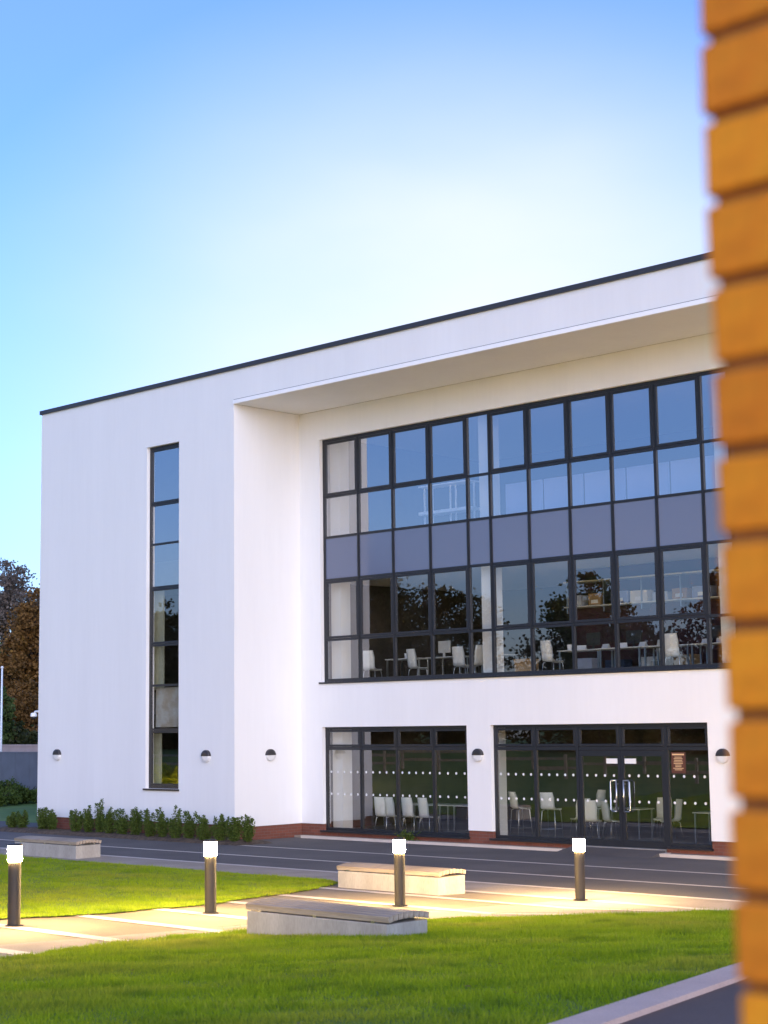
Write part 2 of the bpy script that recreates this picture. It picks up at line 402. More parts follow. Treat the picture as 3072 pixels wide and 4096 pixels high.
# paved strip beyond the lawns and the path that runs through them
tag(grid_sheet('pavement', ax[:5] + [16.3, 18, 20, 22, 25.3, 30, 60], [-9.05, -9.0, -7.55], -.012, 'gravel'), kind='structure')
YP = np.array(spread(-40, -9.05, .5))
xl_path = np.interp(YP, [-40, -21, -18.7, -16.9, -14.8, -12.3, -10.7, -9.0], [11.5, 11.6, 12.0, 12.1, 11.8, 11.2, 10.4, 9.9])
tag(ruled_sheet('path', YP, xl_path, np.full(len(YP), 15.2), 5, -.012, 'path'), kind='structure')
xr_verge = np.interp(YP, [-40, -21.6, -14, -12.4, -9.0], [18.0, 17.6, 17.8, 20.4, 24])
tag(ruled_sheet('gravel_verge', YP, np.full(len(YP), 15.2), xr_verge, 9, -.012, 'gravel'), kind='structure')
# pale strips set flush across road and path, all parallel to the building
STR = [(-3.6, -.7, 34, .13), (-5.75, -34, 34, .13), (-7.58, -34, 34, .16), (-8.95, 9.6, 34, .2), (-10.52, 9.65, 22.4, .26), (-12.3, 10.55, 19.4, .28), (-14.0, 11.5, 17.4, .28),
       (-15.82, 12.2, 17.4, .28), (-17.42, 12.35, 17.2, .28), (-19.2, 12.9, 17.35, .28), (-20.95, 11.6, 17.25, .28), (-22.7, 11.6, 17.4, .28)]
for yc, x0, x1, w in STR:
    xs = sorted(set([x0, x1] + [q for q in (0, 10, 16.3, 16.8, 17.3, 18, 19, 20, 21, 22, 25.3, 30) if x0 < q < x1]))
    ys = sorted(set([yc - w / 2, yc + w / 2] + [q for q in (-9.0, -19.0) if yc - w / 2 < q < yc + w / 2]))
    tag(grid_sheet('paving_strip', xs, ys, -.006 if yc > -9.5 else -.004, 'slab'), kind='structure')

# lawns
def wob(y, a, seed):
    return a * (np.sin(y * 2.3 + seed) * .5 + np.sin(y * 5.7 + seed * 2) * .3 + np.sin(y * 13.1 + seed) * .2)
YN = np.array(spread(-40, -9.25, .15))
def near_left(y): return np.interp(y, [-40, -21.6, -19.5, -18.3, -17, -14.4, -13.9, -13.4, -12.6, -11.85, -11, -9.4], [17.0, 16.85, 16.1, 15.85, 16.1, 16.5, 16.6, 17.9, 19.1, 20.1, 21.2, 22.4]) + wob(y, .10, 1)
def kerb_x(y): return 25.31 + (-(y + 19.87)) * .261
tag(ruled_sheet('lawn', YN, near_left(YN), kerb_x(YN), 40, .012, 'turf'), kind='structure')
YL = np.array(spread(-40, -9.08, .15))
def left_right(y): return np.interp(y, [-40, -21, -18.7, -16.9, -14.8, -12.6, -10.8, -9.4, -9.0], [12.2, 12.2, 12.45, 12.6, 12.3, 11.5, 10.8, 9.9, 9.0]) + wob(y, .07, 4)
tag(ruled_sheet('lawn', YL, np.full(len(YL), -60.), left_right(YL), 60, .012, 'turf'), kind='structure')
# pavement on the near side of the kerb, and the kerb itself
YK = np.array(spread(-40, -11, .5))
tag(ruled_sheet('footway', YK, kerb_x(YK) + .28, np.full(len(YK), 60.), 20, -.005, 'footway'), kind='structure')
kb = MB()
for a, b in zip(YK[:-1], YK[1:]):
    xa, xb = float(kerb_x(a)), float(kerb_x(b)); za, zb = float(zg(xa, a)), float(zg(xb, b))
    n = len(kb.v)
    for x, y, z in ((xa, a, za), (xb, b, zb)):
        kb.v += [(x - .02, y, z - .1), (x - .02, y, z + .035), (x + .28, y, z + .035), (x + .28, y, z - .1)]
    kb.f += [(n, n + 1, n + 5, n + 4), (n + 1, n + 2, n + 6, n + 5), (n + 2, n + 3, n + 7, n + 6)]
tag(kb.build('kerb', 'kerb'), kind='structure')

# grass blades
def blades(name, pts_fn, n, hmin, hmax, w):
    x, y = pts_fn(n); n = len(x)
    z = zg(x, y) + .005
    clump = .55 + .45 * np.sin(x * 3.1 + 1.3 * np.sin(y * 2.2)) * np.sin(y * 3.7 + np.sin(x * 1.9))
    h = RNG.uniform(hmin, hmax, n) * (.55 + .9 * clump) * np.where(RNG.random(n) < .04, 1.7, 1)
    a = RNG.uniform(0, 2 * np.pi, n); lean = RNG.uniform(.1, .75, n) * h; b = RNG.uniform(0, 2 * np.pi, n)
    dx, dy = np.cos(a) * w, np.sin(a) * w
    P0 = np.stack([x - dx, y - dy, z], 1); P1 = np.stack([x + dx, y + dy, z], 1); P2 = np.stack([x + np.cos(b) * lean, y + np.sin(b) * lean, z + h], 1)
    V = np.stack([P0, P1, P2], 1).reshape(-1, 3)
    o = big(name, V, np.arange(3 * n).reshape(-1, 3), 'blade')
    return o
def near_pts(n):
    y = RNG.uniform(-29, -9.3, n); xl = near_left(y); x = xl + (kerb_x(y) - xl) * RNG.random(n) ** 1.0
    x = x - np.where(RNG.random(n) < .02, RNG.random(n) * .18, 0)
    return x, y
def left_pts(n):
    y = RNG.uniform(-23, -9.1, n); xr = left_right(y); x = xr - RNG.random(n) ** 1.3 * 14
    x = x + np.where(RNG.random(n) < .02, RNG.random(n) * .18, 0)
    return x, y
tag(blades('grass', near_pts, 620000, .02, .055, .0045), 'short mown grass blades covering the bank between the path and the kerb', 'grass', kind='stuff')
tag(blades('grass', left_pts, 240000, .02, .05, .006), 'short mown grass blades covering the flat lawn beyond the path', 'grass', kind='stuff')

# ------------------------------------------------------------------ building
XL, XC, XR, XRR = -9.898, -.829, 19.45, 28.5
YF, YW = -2.601, -.12
ZS, ZC = 11.758, 12.826
ZT = [10.926, 9.288, 8.1405, 6.943, 5.271, 4.1085]
MX = [0.0, 1.377, 2.683, 4.032, 5.350, 6.115, 7.368, 8.648, 9.919, 11.188, 12.470, 13.23, 14.55, 15.85, 17.15, 18.45]
WIDE = [i for i in range(15) if i not in (4, 10)]
AX = [.0127, 1.384, 2.7206, 4.018, 5.269]
BX = [6.056, 7.3726, 8.672, 9.9357, 11.211, 12.424]
ZH, ZTR = 2.8695, 2.285
SX0, SX1 = -4.642, -3.177
SZ = [11.007, 9.300, 8.160, 6.913, 5.253, 4.112, 2.866, 1.216]
Bd = thing('academic_building', 'long white rendered building with dark grey glazing and deep roof overhang', 'building', (0, 0, 0))

def wall_holes(name, axis_y, th, x0, x1, z0, z1, holes, material='render'):
    """wall in an x-z plane at y = axis_y, going back by th; holes are (xa, xb, za, zb)"""
    xs = sorted(set([x0, x1] + [q for h in holes for q in h[:2]])); zs = sorted(set([z0, z1] + [q for h in holes for q in h[2:]]))
    solid = {}
    for i in range(len(xs) - 1):
        for k in range(len(zs) - 1):
            xm, zm = (xs[i] + xs[i + 1]) / 2, (zs[k] + zs[k + 1]) / 2
            solid[i, k] = not any(h[0] < xm < h[1] and h[2] < zm < h[3] for h in holes)
    b = MB(); idx = {}
    def v(i, k, s):
        if (i, k, s) not in idx:
            idx[i, k, s] = len(b.v); b.v.append((xs[i], axis_y + s * th, zs[k]))
        return idx[i, k, s]
    for (i, k), ok in solid.items():
        if not ok: continue
        b.f.append((v(i, k, 0), v(i + 1, k, 0), v(i + 1, k + 1, 0), v(i, k + 1, 0)))
        b.f.append((v(i, k, 1), v(i, k + 1, 1), v(i + 1, k + 1, 1), v(i + 1, k, 1)))
        if not solid.get((i - 1, k)): b.f.append((v(i, k, 0), v(i, k + 1, 0), v(i, k + 1, 1), v(i, k, 1)))
        if not solid.get((i + 1, k)): b.f.append((v(i + 1, k, 0), v(i + 1, k, 1), v(i + 1, k + 1, 1), v(i + 1, k + 1, 0)))
        if not solid.get((i, k - 1)): b.f.append((v(i, k, 0), v(i, k, 1), v(i + 1, k, 1), v(i + 1, k, 0)))
        if not solid.get((i, k + 1)): b.f.append((v(i, k + 1, 0), v(i + 1, k + 1, 0), v(i + 1, k + 1, 1), v(i, k + 1, 1)))
    return b.build(name, material, Bd)

wall_holes('front_wall', YF, .3, XL, XRR, .30, ZC - .12, [(XC, XR, .30, ZS), (SX0, SX1, SZ[7], SZ[0])])
wall_holes('recessed_wall', YW, .3, XC, XR, .235, ZS - .002, [(0, MX[-1], ZT[5], ZT[0]), (AX[0], AX[4], .235, ZH), (BX[0], BX[5], .235, ZH)])
MB().box(XC - .3, YF + .3, .235, XC, YW + .3, ZS - .002).build('return_wall', 'render', Bd)
MB().box(XR, YF + .3, .235, XR + .3, YW + .3, ZS - .002).build('return_wall', 'render', Bd)
MB().box(XL, YF + .3, .30, XL + .3, 13.7, ZC - .12).build('side_wall', 'render', Bd)
MB().box(XRR - .3, YF + .3, .30, XRR, 13.7, ZC - .12).build('side_wall', 'render', Bd)
MB().box(XL, 13.7, -.3, XRR, 14, ZC - .12).build('back_wall', 'render', Bd)
MB().box(XC, YF + .3, ZS + .002, XR, YW - .002, ZS + .14).build('soffit', 'render', Bd)
MB().box(XC + .003, YF - .035, ZS - .006, XR - .003, YF + .04, ZS + .10).build('drip_trim', 'trim', Bd)
MB().box(XC + .003, YF - .004, ZS + .101, XR - .003, YF + .04, ZS + .122).build('shadow_strip', 'shade_line', Bd)  # thin dark strip that draws the shadow line above the trim
MB().box(XL + .3, YF + .3, 12.2, XRR - .3, 13.7, 12.45).build('roof', 'roof', Bd)
cop = MB(); cop.box(XL - .05, YF - .06, ZC - .12, XRR + .05, YF + .36, ZC)
cop.box(XL - .05, YF + .36, ZC - .12, XL + .36, 14.05, ZC); cop.box(XRR - .36, YF + .36, ZC - .12, XRR + .05, 14.05, ZC)
cop.box(XL + .36, 13.64, ZC - .12, XRR - .36, 14.05, ZC)
cop.build('coping', 'coping', Bd)
def plq(*a): MB().box(*a).build('brick_plinth', 'plinth', Bd)
plq(XL + .03, YF + .035, -.35, XC - .02, YF + .3, .30)
plq(XC - .3, YF + .3, -.35, XC - .022, YW + .03, .235)
for a, b_, t in ((XC - .3, AX[0], .235), (AX[0], AX[4], .02), (AX[4], BX[0], .235), (BX[0], BX[2], .02), (BX[4], BX[5], .02), (BX[5], XR, .235)):
    plq(a, YW + .03, -.35, b_, YW + .3, t)
plq(XL + .03, YF + .3, -.35, XL + .3, 13.7, .30)
plq(XR + .02, YF + .035, -.35, XRR - .03, YF + .3, .30)
# floors, ceilings and rooms behind the glass
def slab(nm, mt, *a): return MB().box(*a).build(nm, mt, Bd)
slab('floor_slab', 'int_floor', XL + .3, .18, -.3, XRR - .3, 13.7, -.004)
slab('floor_slab', 'int_floor', XL + .3, .18, 3.35, XRR - .3, 13.7, 4.0)
slab('floor_slab', 'int_floor', XL + .3, .18, 7.15, XRR - .3, 13.7, 8.05)
slab('ceiling', 'int_white', XC, .2, 3.2, XR, 9, 3.3)
slab('ceiling', 'int_white', XC, .2, 7.0, XR, 9, 7.1)
slab('ceiling', 'int_white', XC, .2, 11.25, XR, 9, 11.35)
slab('partition', 'int_dark', XC - .1, 7.0, 0, XR, 7.2, 3.2)
slab('partition', 'int_dark', XC - .1, 7.5, 4.0, XR, 7.7, 7.0)
slab('partition', 'int_dark', XC - .1, 8.0, 8.05, XR, 8.2, 11.25)
slab('partition', 'int_maroon', 5.9, 3.6, 4.0, 17.0, 3.75, 7.0)
slab('partition', 'int_dark', XC - .3, YW + .3, -.004, XC - .1, 9, 12.2)
slab('partition', 'int_dark', XL + .3, 1.5, .0, XC - .3, 1.7, 12.2)
for x in (.08, 5.62, 12.75, 18.2):
    for z0, z1 in ((-.004, 3.2), (4.0, 7.0), (8.05, 11.25)):
        slab('column', 'int_white', x - .19, .40, z0, x + .19, .78, z1)

def frame_grid(name, xs, zs, y0, y1, wv, wh, outer, parent, skip=()):
    """one aluminium frame: outer ring, mullions and transoms, butted together"""
    b = MB()
    x0, x1, z0, z1 = xs[0], xs[-1], min(zs), max(zs)
    b.box(x0, y0, z0, x0 + outer, y1, z1); b.box(x1 - outer, y0, z0, x1, y1, z1)
    b.box(x0 + outer, y0, z0, x1 - outer, y1, z0 + outer); b.box(x0 + outer, y0, z1 - outer, x1 - outer, y1, z1)
    for x in xs[1:-1]:
        b.box(x - wv / 2, y0 - .012, z0 + outer, x + wv / 2, y1, z1 - outer)
        b.box(x - .012, y0 - .024, z0 + outer, x + .012, y0 - .012, z1 - outer)
    zi = sorted(zs)[1:-1]
    edges = [(x0 + outer, xs[1] - wv / 2)] + [(xs[i] + wv / 2, xs[i + 1] - wv / 2) for i in range(1, len(xs) - 2)] + [(xs[-2] + wv / 2, x1 - outer)]
    if len(xs) == 2: edges = [(x0 + outer, x1 - outer)]
    for z in zi:
        for k, (a, c) in enumerate(edges):
            if (k, z) in skip: continue
            b.box(a, y0, z - wh / 2, c, y1, z + wh / 2)
    return b.build(name, 'frame', parent), edges

def pane(parent, a, c, z0, z1, y, mt='glass', name='glass_pane', th=.02):
    return MB().box(a, y, z0, c, y + th, z1).build(name, mt, parent)
def casement(parent, a, c, z0, z1, y0, w=.062):
    g = .006; b = MB()
    a, c, z0, z1 = a + g, c - g, z0 + g, z1 - g
    b.box(a, y0, z0, a + w, y0 + .06, z1); b.box(c - w, y0, z0, c, y0 + .06, z1)
    b.box(a + w, y0, z0, c - w, y0 + .06, z0 + w); b.box(a + w, y0, z1 - w, c - w, y0 + .06, z1)
    return b.build('casement', 'frame', parent, bevel=.006), (a + w, c - w, z0 + w, z1 - w)

FD = .09
# big two-storey window
zs = list(reversed(ZT))
win, edges = frame_grid('window', MX, zs, 0, FD, .075, .065, .085, Bd)
for r in range(5):
    z1, z0 = ZT[r], ZT[r + 1]
    zt = z1 - (.085 if r == 0 else .0325); zb = z0 + (.085 if r == 4 else .0325)
    for k, (a, c) in enumerate(edges):
        if r == 2:
            pane(win, a, c, zb, zt, .022, 'spandrel', 'spandrel_panel')
        elif r in (0, 3) and k in WIDE:
            cs, (a2, c2, zb2, zt2) = casement(win, a, c, zb, zt, -.012)
            pane(win, a2, c2, zb2, zt2, .02, 'glass_up' if r < 3 else 'glass')
        else:
            pane(win, a, c, zb, zt, .03, 'glass_up' if r < 3 else 'glass')
MB().box(-.06, YW - .05, ZT[5] - .05, MX[-1] + .06, FD, ZT[5] - .002).build('window_sill', 'frame', win)
# tall slit window in the front block
yS = YF + .12
slit, e2 = frame_grid('window', [SX0, SX1], list(reversed(SZ)), yS, yS + FD, .07, .06, .07, Bd)
for r in range(7):
    z1, z0 = SZ[r], SZ[r + 1]
    zt = z1 - (.07 if r == 0 else .03); zb = z0 + (.07 if r == 6 else .03)
    a, c = e2[0]
    if r in (0, 3, 6):
        cs, (a2, c2, zb2, zt2) = casement(slit, a, c, zb, zt, yS - .012)
        pane(slit, a2, c2, zb2, zt2, yS + .02, 'glass_up' if r < 3 else 'glass')
    else:
        pane(slit, a, c, zb, zt, yS + .03, 'glass_up' if r < 3 else 'glass')
MB().box(SX0 - .06, YF - .05, SZ[7] - .05, SX1 + .03, yS + FD, SZ[7] - .002).build('window_sill', 'frame', slit)
slab('wall_lining', 'lining', SX0 - .35, YF + .45, 4.0, SX0 + .22, YF + .5, 6.85)
slab('wall_lining', 'lining', SX0 - .35, YF + .45, 1.0, SX0 + .12, YF + .5, 2.75)
slab('blind', 'blind', SX0 + .08, YF + .30, 2.93, SX1 - .08, YF + .32, 4.05)

# ground-floor glazing
def dots(parent, a, c, y, zz=(1.65, 1.05)):
    b = MB(); n = max(2, int((c - a) / .235)); st = (c - a) / n
    for z in zz:
        for i in range(n):
            x = a + st * (i + .5); q = [(x + .033 * math.cos(t * math.pi / 5), y, z + .033 * math.sin(t * math.pi / 5)) for t in range(10)]
            b.poly(q)
            b.poly([(p[0], y + .001, p[2]) for p in reversed(q)])
    b.build('safety_dots', 'white', parent)['kind'] = 'stuff'
def shopfront(xs, zb, doors=()):
    w, ed = frame_grid('window', xs, [zb, ZTR, ZH], 0, FD, .075, .085, .075, Bd)
    for k, (a, c) in enumerate(ed):
        cs, (a2, c2, z2, z3) = casement(w, a, c, ZTR + .0425, ZH - .075, -.012, .06)
        pane(w, a2, c2, z2, z3, .02)
        if k in doors: continue
        pane(w, a, c, zb + .075, ZTR - .0425, .03)
        dots(w, a, c, .026)
    return w, ed
wa, ea = shopfront(AX, .066)
MB().box(AX[0] - .06, YW - .06, .02, AX[4] + .03, FD, .064).build('window_sill', 'frame', wa)
# the wide ground-floor window carries a pair of doors; its frame leaves the bottom free there
def door_window():
    b = MB(); zb = .066; o = .075
    b.box(BX[0], 0, zb, BX[0] + o, FD, ZH); b.box(BX[5] - o, 0, zb, BX[5], FD, ZH)
    b.box(BX[0] + o, 0, ZH - o, BX[5] - o, FD, ZH)
    for i in (1, 2, 3, 4):
        b.box(BX[i] - .04, -.012, (ZTR + .0425) if i == 3 else (.066 + o if i == 1 else -.02), BX[i] + .04, FD, ZH - o)
    ed = [(BX[0] + o, BX[1] - .04)] + [(BX[i] + .04, BX[i + 1] - .04) for i in (1, 2, 3)] + [(BX[4] + .04, BX[5] - o)]
    for k, (a, c) in enumerate(ed):
        if k == 2: c = BX[3]
        if k == 3: a = BX[3]
        b.box(a, 0, ZTR - .0425, c, FD, ZTR + .0425)
    b.box(BX[0] + o, 0, zb, BX[2] - .04, FD, zb + o); b.box(BX[4] + .04, 0, zb, BX[5] - o, FD, zb + o)
    w = b.build('window', 'frame', Bd)
    for k, (a, c) in enumerate(ed):
        cs, (a2, c2, z2, z3) = casement(w, a, c, ZTR + .0425, ZH - .075, -.012, .06)
        pane(w, a2, c2, z2, z3, .02)
        if k in (0, 1, 4):
            pane(w, a, c, zb + o, ZTR - .0425, .03); dots(w, a, c, .026)
    MB().box(BX[0] - .06, YW - .06, .02, BX[2] - .05, -.001, .064).build('window_sill', 'frame', w)
    MB().box(BX[4] + .05, YW - .06, .02, BX[5] + .03, -.001, .064).build('window_sill', 'frame', w)
    return w
wb = door_window()
MB().box(BX[2] + .04, YW - .12, -.3, BX[4] - .04, .2, -.006).build('threshold', 'concrete', Bd)
rp = MB(); rp.v = [(BX[2] - .1, -1.1, -.16), (BX[4] + .1, -1.1, -.16), (BX[4] + .04, -.235, -.012), (BX[2] - .04, -.235, -.012), (BX[2] - .1, -.235, -.3), (BX[4] + .1, -.235, -.3)]; rp.f = [(0, 1, 2, 3), (0, 3, 4), (1, 5, 2)]
tag(rp.build('door_ramp', 'asphalt'), kind='structure')
for k, (a, c) in enumerate(((BX[2] + .045, BX[3] - .003), (BX[3] + .003, BX[4] - .045))):
    b = MB(); s_ = .085; y0, y1 = -.006, .06; z0, z1 = 0.0, ZTR - .05
    b.box(a, y0, z0, a + s_, y1, z1); b.box(c - s_, y0, z0, c, y1, z1)
    b.box(a + s_, y0, z0, c - s_, y1, z0 + .16); b.box(a + s_, y0, z1 - .13, c - s_, y1, z1)
    d = b.build('door', 'frame', Bd)
    pane(d, a + s_, c - s_, z0 + .16, z1 - .13, .02); dots(d, a + s_, c - s_, .016)
    hx = c - .10 if k == 0 else a + .10
    sgn = -1 if k == 0 else 1
    hx2 = hx + sgn * .17
    pts = [(hx, y0 - .005, .82), (hx, y0 - .06, .82), (hx2 + -sgn * .03, y0 - .06, .82), (hx2, y0 - .06, .86), (hx2, y0 - .06, 1.5), (hx2 - sgn * .03, y0 - .06, 1.54), (hx, y0 - .06, 1.54), (hx, y0 - .005, 1.54)]
    MB().tube([(hx, y0 - .06, .81), (hx, y0 - .06, 1.55)], .019, 10).tube(pts[1:7], .019, 10).tube([(hx, y0 + .004, .9), (hx, y0 - .06, .9)], .012, 8).tube([(hx, y0 + .004, 1.46), (hx, y0 - .06, 1.46)], .012, 8).build('handle', 'metal', d, smooth=True)
    sx = c - .42 if k == 0 else a + .10
    MB().box(sx, .008, 1.93, sx + .32, .018, 2.05).build('door_sign', 'white', d)
# poster on the pane beside the door
po = MB().box(11.34, .012, 1.72, 11.72, .026, 2.2).build('poster', 'poster', Bd)
pt_ = MB()
random.seed(3)
pt_.box(11.37, .008, 2.13, 11.69, .0115, 2.165)
for i in range(9):
    z = 2.08 - i * .036; wd = random.uniform(.16, .30)
    pt_.box(11.53 - wd / 2, .008, z, 11.53 + wd / 2, .0115, z + .014)
pt_.build('poster_lines', 'poster_text', po)

# planting bed and edging at the foot of the walls
def edging(x0, y0, x1, y1, w=.09, z=-.1, h=.06):
    return MB().box(x0, y0, z - .15, x1, y1, z + h)
tag(edging(XC + .35, -.50, 8.45, -.41, h=.03).build('edging_kerb', 'slab'), kind='structure')
tag(MB().box(XC, -.41, -.3, 8.45, YW + .028, -.085).build('gravel_margin', 'gravel'), kind='structure')
ek = edging(11.35, -.50, 30, -.41, h=.035); ek.box(11.26, -.50, -.25, 11.35, YW - .02, -.065)
tag(ek.build('edging_kerb', 'slab'), kind='structure')
tag(MB().box(11.35, -.41, -.3, 30, YW + .028, -.08).build('gravel_margin', 'gravel'), kind='structure')
bed = MB()
nxb, nyb = 60, 8
for j in range(nyb + 1):
    for i in range(nxb + 1):
        x = -11.5 + 12.2 * i / nxb; y = -3.72 + 1.16 * j / nyb
        edge = min(1, min(j, nyb + 1) / 1.5, i / 2, (nxb - i) / 2)
        bed.v.append((x + random.uniform(-.03, .03), y + random.uniform(-.03, .03), -.13 + .085 * edge + random.uniform(-.02, .025) * edge))
for j in range(nyb):
    for i in range(nxb):
        a = j * (nxb + 1) + i; bed.f.append((a, a + 1, a + nxb + 2, a + nxb + 1))
tag(bed.build('planting_bed', 'soil', smooth=True), kind='structure')

# ------------------------------------------------------------------ wall lights, camera on the corner
def bulkhead(loc, rz, label):
    t = thing('wall_light', label, 'wall light', loc, rz, 'round bulkhead lights on the building')
    r, d = .165, .085
    def half(a0, a1, rr, y0, y1, nm, mt):
        b = MB(); n = 16; pr = [(rr, y0), (rr, y1 + .02), (rr * .93, y1), (rr * .6, y1 - .014)]
        for rad, y in pr:
            for k in range(n + 1):
                a = a0 + (a1 - a0) * k / n; b.v.append((rad * math.cos(a), y, rad * math.sin(a)))
        for i in range(len(pr) - 1):
            for k in range(n):
                q = i * (n + 1) + k; b.f.append((q, q + 1, q + n + 2, q + n + 1))
        e = (len(pr) - 1) * (n + 1)
        b.f.append(tuple(range(e, e + n + 1)))
        b.f.append(tuple(i * (n + 1) for i in range(len(pr))) + tuple(i * (n + 1) + n for i in reversed(range(len(pr)))))
        return b.build(nm, mt, t)
    MB().tube([(0, .012, 0), (0, -.02, 0)], .15, 24).build('back_plate', 'black', t)
    half(0, math.pi, r, .0, -d - .008, 'hood', 'black')
    half(math.pi, 2 * math.pi, r - .004, .0, -d, 'diffuser', 'lens')
    return t
bulkhead((-8.85, YF, 2.15), 0, 'round half-hooded wall light between building corner and tall slit window')
bulkhead((-1.96, YF, 2.13), 0, 'round half-hooded wall light between tall slit window and recess edge')
bulkhead((XC, -1.32, 2.13), R(90), 'round half-hooded wall light on the side wall of the recess')
bulkhead((5.66, YW, 2.12), 0, 'round half-hooded wall light on the pier between the ground-floor windows')
bulkhead((12.82, YW, 2.12), 0, 'round half-hooded wall light to the far side of the poster window')

cc = thing('security_camera', 'white dome security camera on bracket at the building corner', 'camera', (XL, -2.42, 3.42))
MB().box(-.07, -.09, -.1, .01, .09, .12).build('mount', 'trim', cc, bevel=.02)
MB().tube([(-.05, 0, .03), (-.3, 0, .05), (-.42, 0, .04), (-.47, 0, -.02)], .035, 10).build('arm', 'trim', cc, smooth=True)
MB().lathe([(.05, .04), (.09, .02), (.105, -.05), (.1, -.08)][::-1], 20, (-.5, 0, -.03)).build('housing', 'trim', cc, smooth=True)
MB().lathe([(.005, -.085), (.045, -.075), (.075, -.045), (.085, -.004)], 20, (-.5, 0, -.108)).build('dome', 'black', cc, smooth=True)

# ------------------------------------------------------------------ bollard lights
def make_bollard(h, loc, label):
    t = thing('bollard_light', label, 'bollard', loc, 0, 'lit bollards along the path')
    MB().lathe([(.125, -.02), (.125, .012), (.1, .018)], 28).build('base_flange', 'bollard', t)
    hp = h - .235
    MB().lathe([(.088, .0), (.088, hp), (.078, hp + .004)], 28).build('post', 'bollard', t, smooth=False)
    MB().lathe([(.098, hp), (.098, hp + .2), (.094, hp + .205)], 28).build('lamp', 'lamp', t)
    MB().lathe([(.1, hp + .203), (.102, hp + .215), (.09, hp + .232), (.03, hp + .236)], 28).build('cap', 'bollard', t)
    return t
BOL = [(13.33, -19.1, 1.115), (13.48, -15.69, 1.10), (14.31, -12.37, 1.09), (15.42, -9.0, 1.07)]
BLAB = ['lit black bollard light beside the path on the pale strip farthest from the building', 'lit black bollard light by the lawn edge facing the near bench end',
        'lit black bollard light in front of the middle bench', 'lit black bollard light standing opposite the glass doors']
for (x, y, h), lb in zip(BOL, BLAB):
    make_bollard(h, (x, y, float(zg(x, y)) - .006), lb)
make_bollard(1.1, (-19.5, -17.2, float(zg(-19.5, -17.2)) + .005), 'added unseen black bollard light that brightens the hedge bush')  # extra bollard out of view, added to light the mirrored hedge

# ------------------------------------------------------------------ benches
def make_bench(loc, label, L=2.53, D=.72, H=.29):
    t = thing('bench', label, 'bench', loc, 0, 'concrete benches with slatted timber tops')
    MB().box(0, 0, -.12, L, D, H).build('concrete_base', 'concrete', t, bevel=.012)
    n = 8; sw = D / n
    bat = MB()
    for i in range(n):
        u = (i + .5) / n * 2 - 1
        rise = .038 * (1 - u * u)
        ang = -math.atan(.038 * 2 * u / (D / 2)) * -1
        y = (i + .5) * sw
        b = MB().box(-.025, -sw / 2 + .006, 0, L + .025, sw / 2 - .006, .078)
        o = b.build('slat', 'timber', t, bevel=.006)
        o.location = (random.uniform(-.004, .004), y, H + .012 + rise)
        o.rotation_euler = (-math.atan(.038 * 2 * u / (D / 2)), 0, 0)
    for x in (.25, L / 2, L - .25):
        b = MB()
        for i in range(n):
            u = (i + .5) / n * 2 - 1; y = (i + .5) * sw
            b.box(x - .03, y - sw / 2 + .004, H - .005, x + .03, y + sw / 2 - .004, H + .02 + .038 * (1 - u * u))
        b.build('bearer', 'metal', t)
    return t
make_bench((16.55, -17.7, .25), 'concrete bench with arched timber top rising from the grass bank')
make_bench((10.6, -10.1, -.075), 'concrete bench with arched timber top behind a lit bollard on the paving')
make_bench((-2.2, -8.6, -.115), 'concrete bench with arched timber top beside the road facing the shrub bed')

# ------------------------------------------------------------------ plants
def leaves(n, pos, size, up=.3, aspect=.5):
    """n leaf quads at positions pos (n,3)"""
    d = RNG.normal(size=(n, 3)); d[:, 2] = d[:, 2] * .7 + up; d /= np.linalg.norm(d, axis=1)[:, None]
    q = RNG.normal(size=(n, 3)); e = np.cross(d, q); e /= np.linalg.norm(e, axis=1)[:, None] + 1e-9
    s = size * RNG.uniform(.6, 1.3, n)[:, None]
    a = pos; b = pos + d * s
    mid = (a + b) / 2
    V = np.stack([a, mid + e * s * aspect * .5, b, mid - e * s * aspect * .5], 1).reshape(-1, 3)
    return V, np.arange(4 * n).reshape(-1, 4)

def shrub_mesh(seed, h, w, n=1500):
    rs = np.random.default_rng(seed); P = []
    ns = 9
    for k in range(ns):
        a = 2 * math.pi * k / ns + rs.uniform(-.3, .3); r0 = w * rs.uniform(.05, .5); hh = h * rs.uniform(.45, 1.05) * (1 - .25 * r0 / w)
        t = rs.random(n // ns) ** .8
        rad = w * .24 * np.sin(np.pi * np.clip(t * .9 + .08, 0, 1)) + .012
        th = rs.uniform(0, 2 * np.pi, len(t)); rr = np.sqrt(rs.random(len(t))) * rad
        P.append(np.stack([np.cos(a) * r0 * (.55 + .6 * t) + rr * np.cos(th), np.sin(a) * r0 * (.55 + .6 * t) + rr * np.sin(th), .03 + t * hh], 1))
    return np.concatenate(P)
ORD = ['first', 'second', 'third', 'fourth', 'fifth', 'sixth', 'seventh', 'eighth', 'ninth', 'tenth', 'eleventh', 'twelfth', 'thirteenth', 'fourteenth', 'fifteenth', 'sixteenth', 'seventeenth', 'eighteenth']
SH = [(-10.68, -2.95, .5), (-10.1, -2.98, .6), (-8.95, -3.05, .73), (-8.45, -3.05, .6), (-7.12, -3.19, .82), (-6.72, -3.05, .79), (-6.16, -3.05, .93), (-5.62, -3.11, .82), (-5.01, -3.14, .74), (-4.37, -3.14, .84), (-3.65, -3.25, .77),
      (-3.05, -3.3, .8), (-2.43, -3.32, .85), (-1.9, -3.28, .8), (-1.24, -3.32, .7), (-.58, -3.3, .66), (-.05, -3.3, .66), (.3, -3.14, .8)]
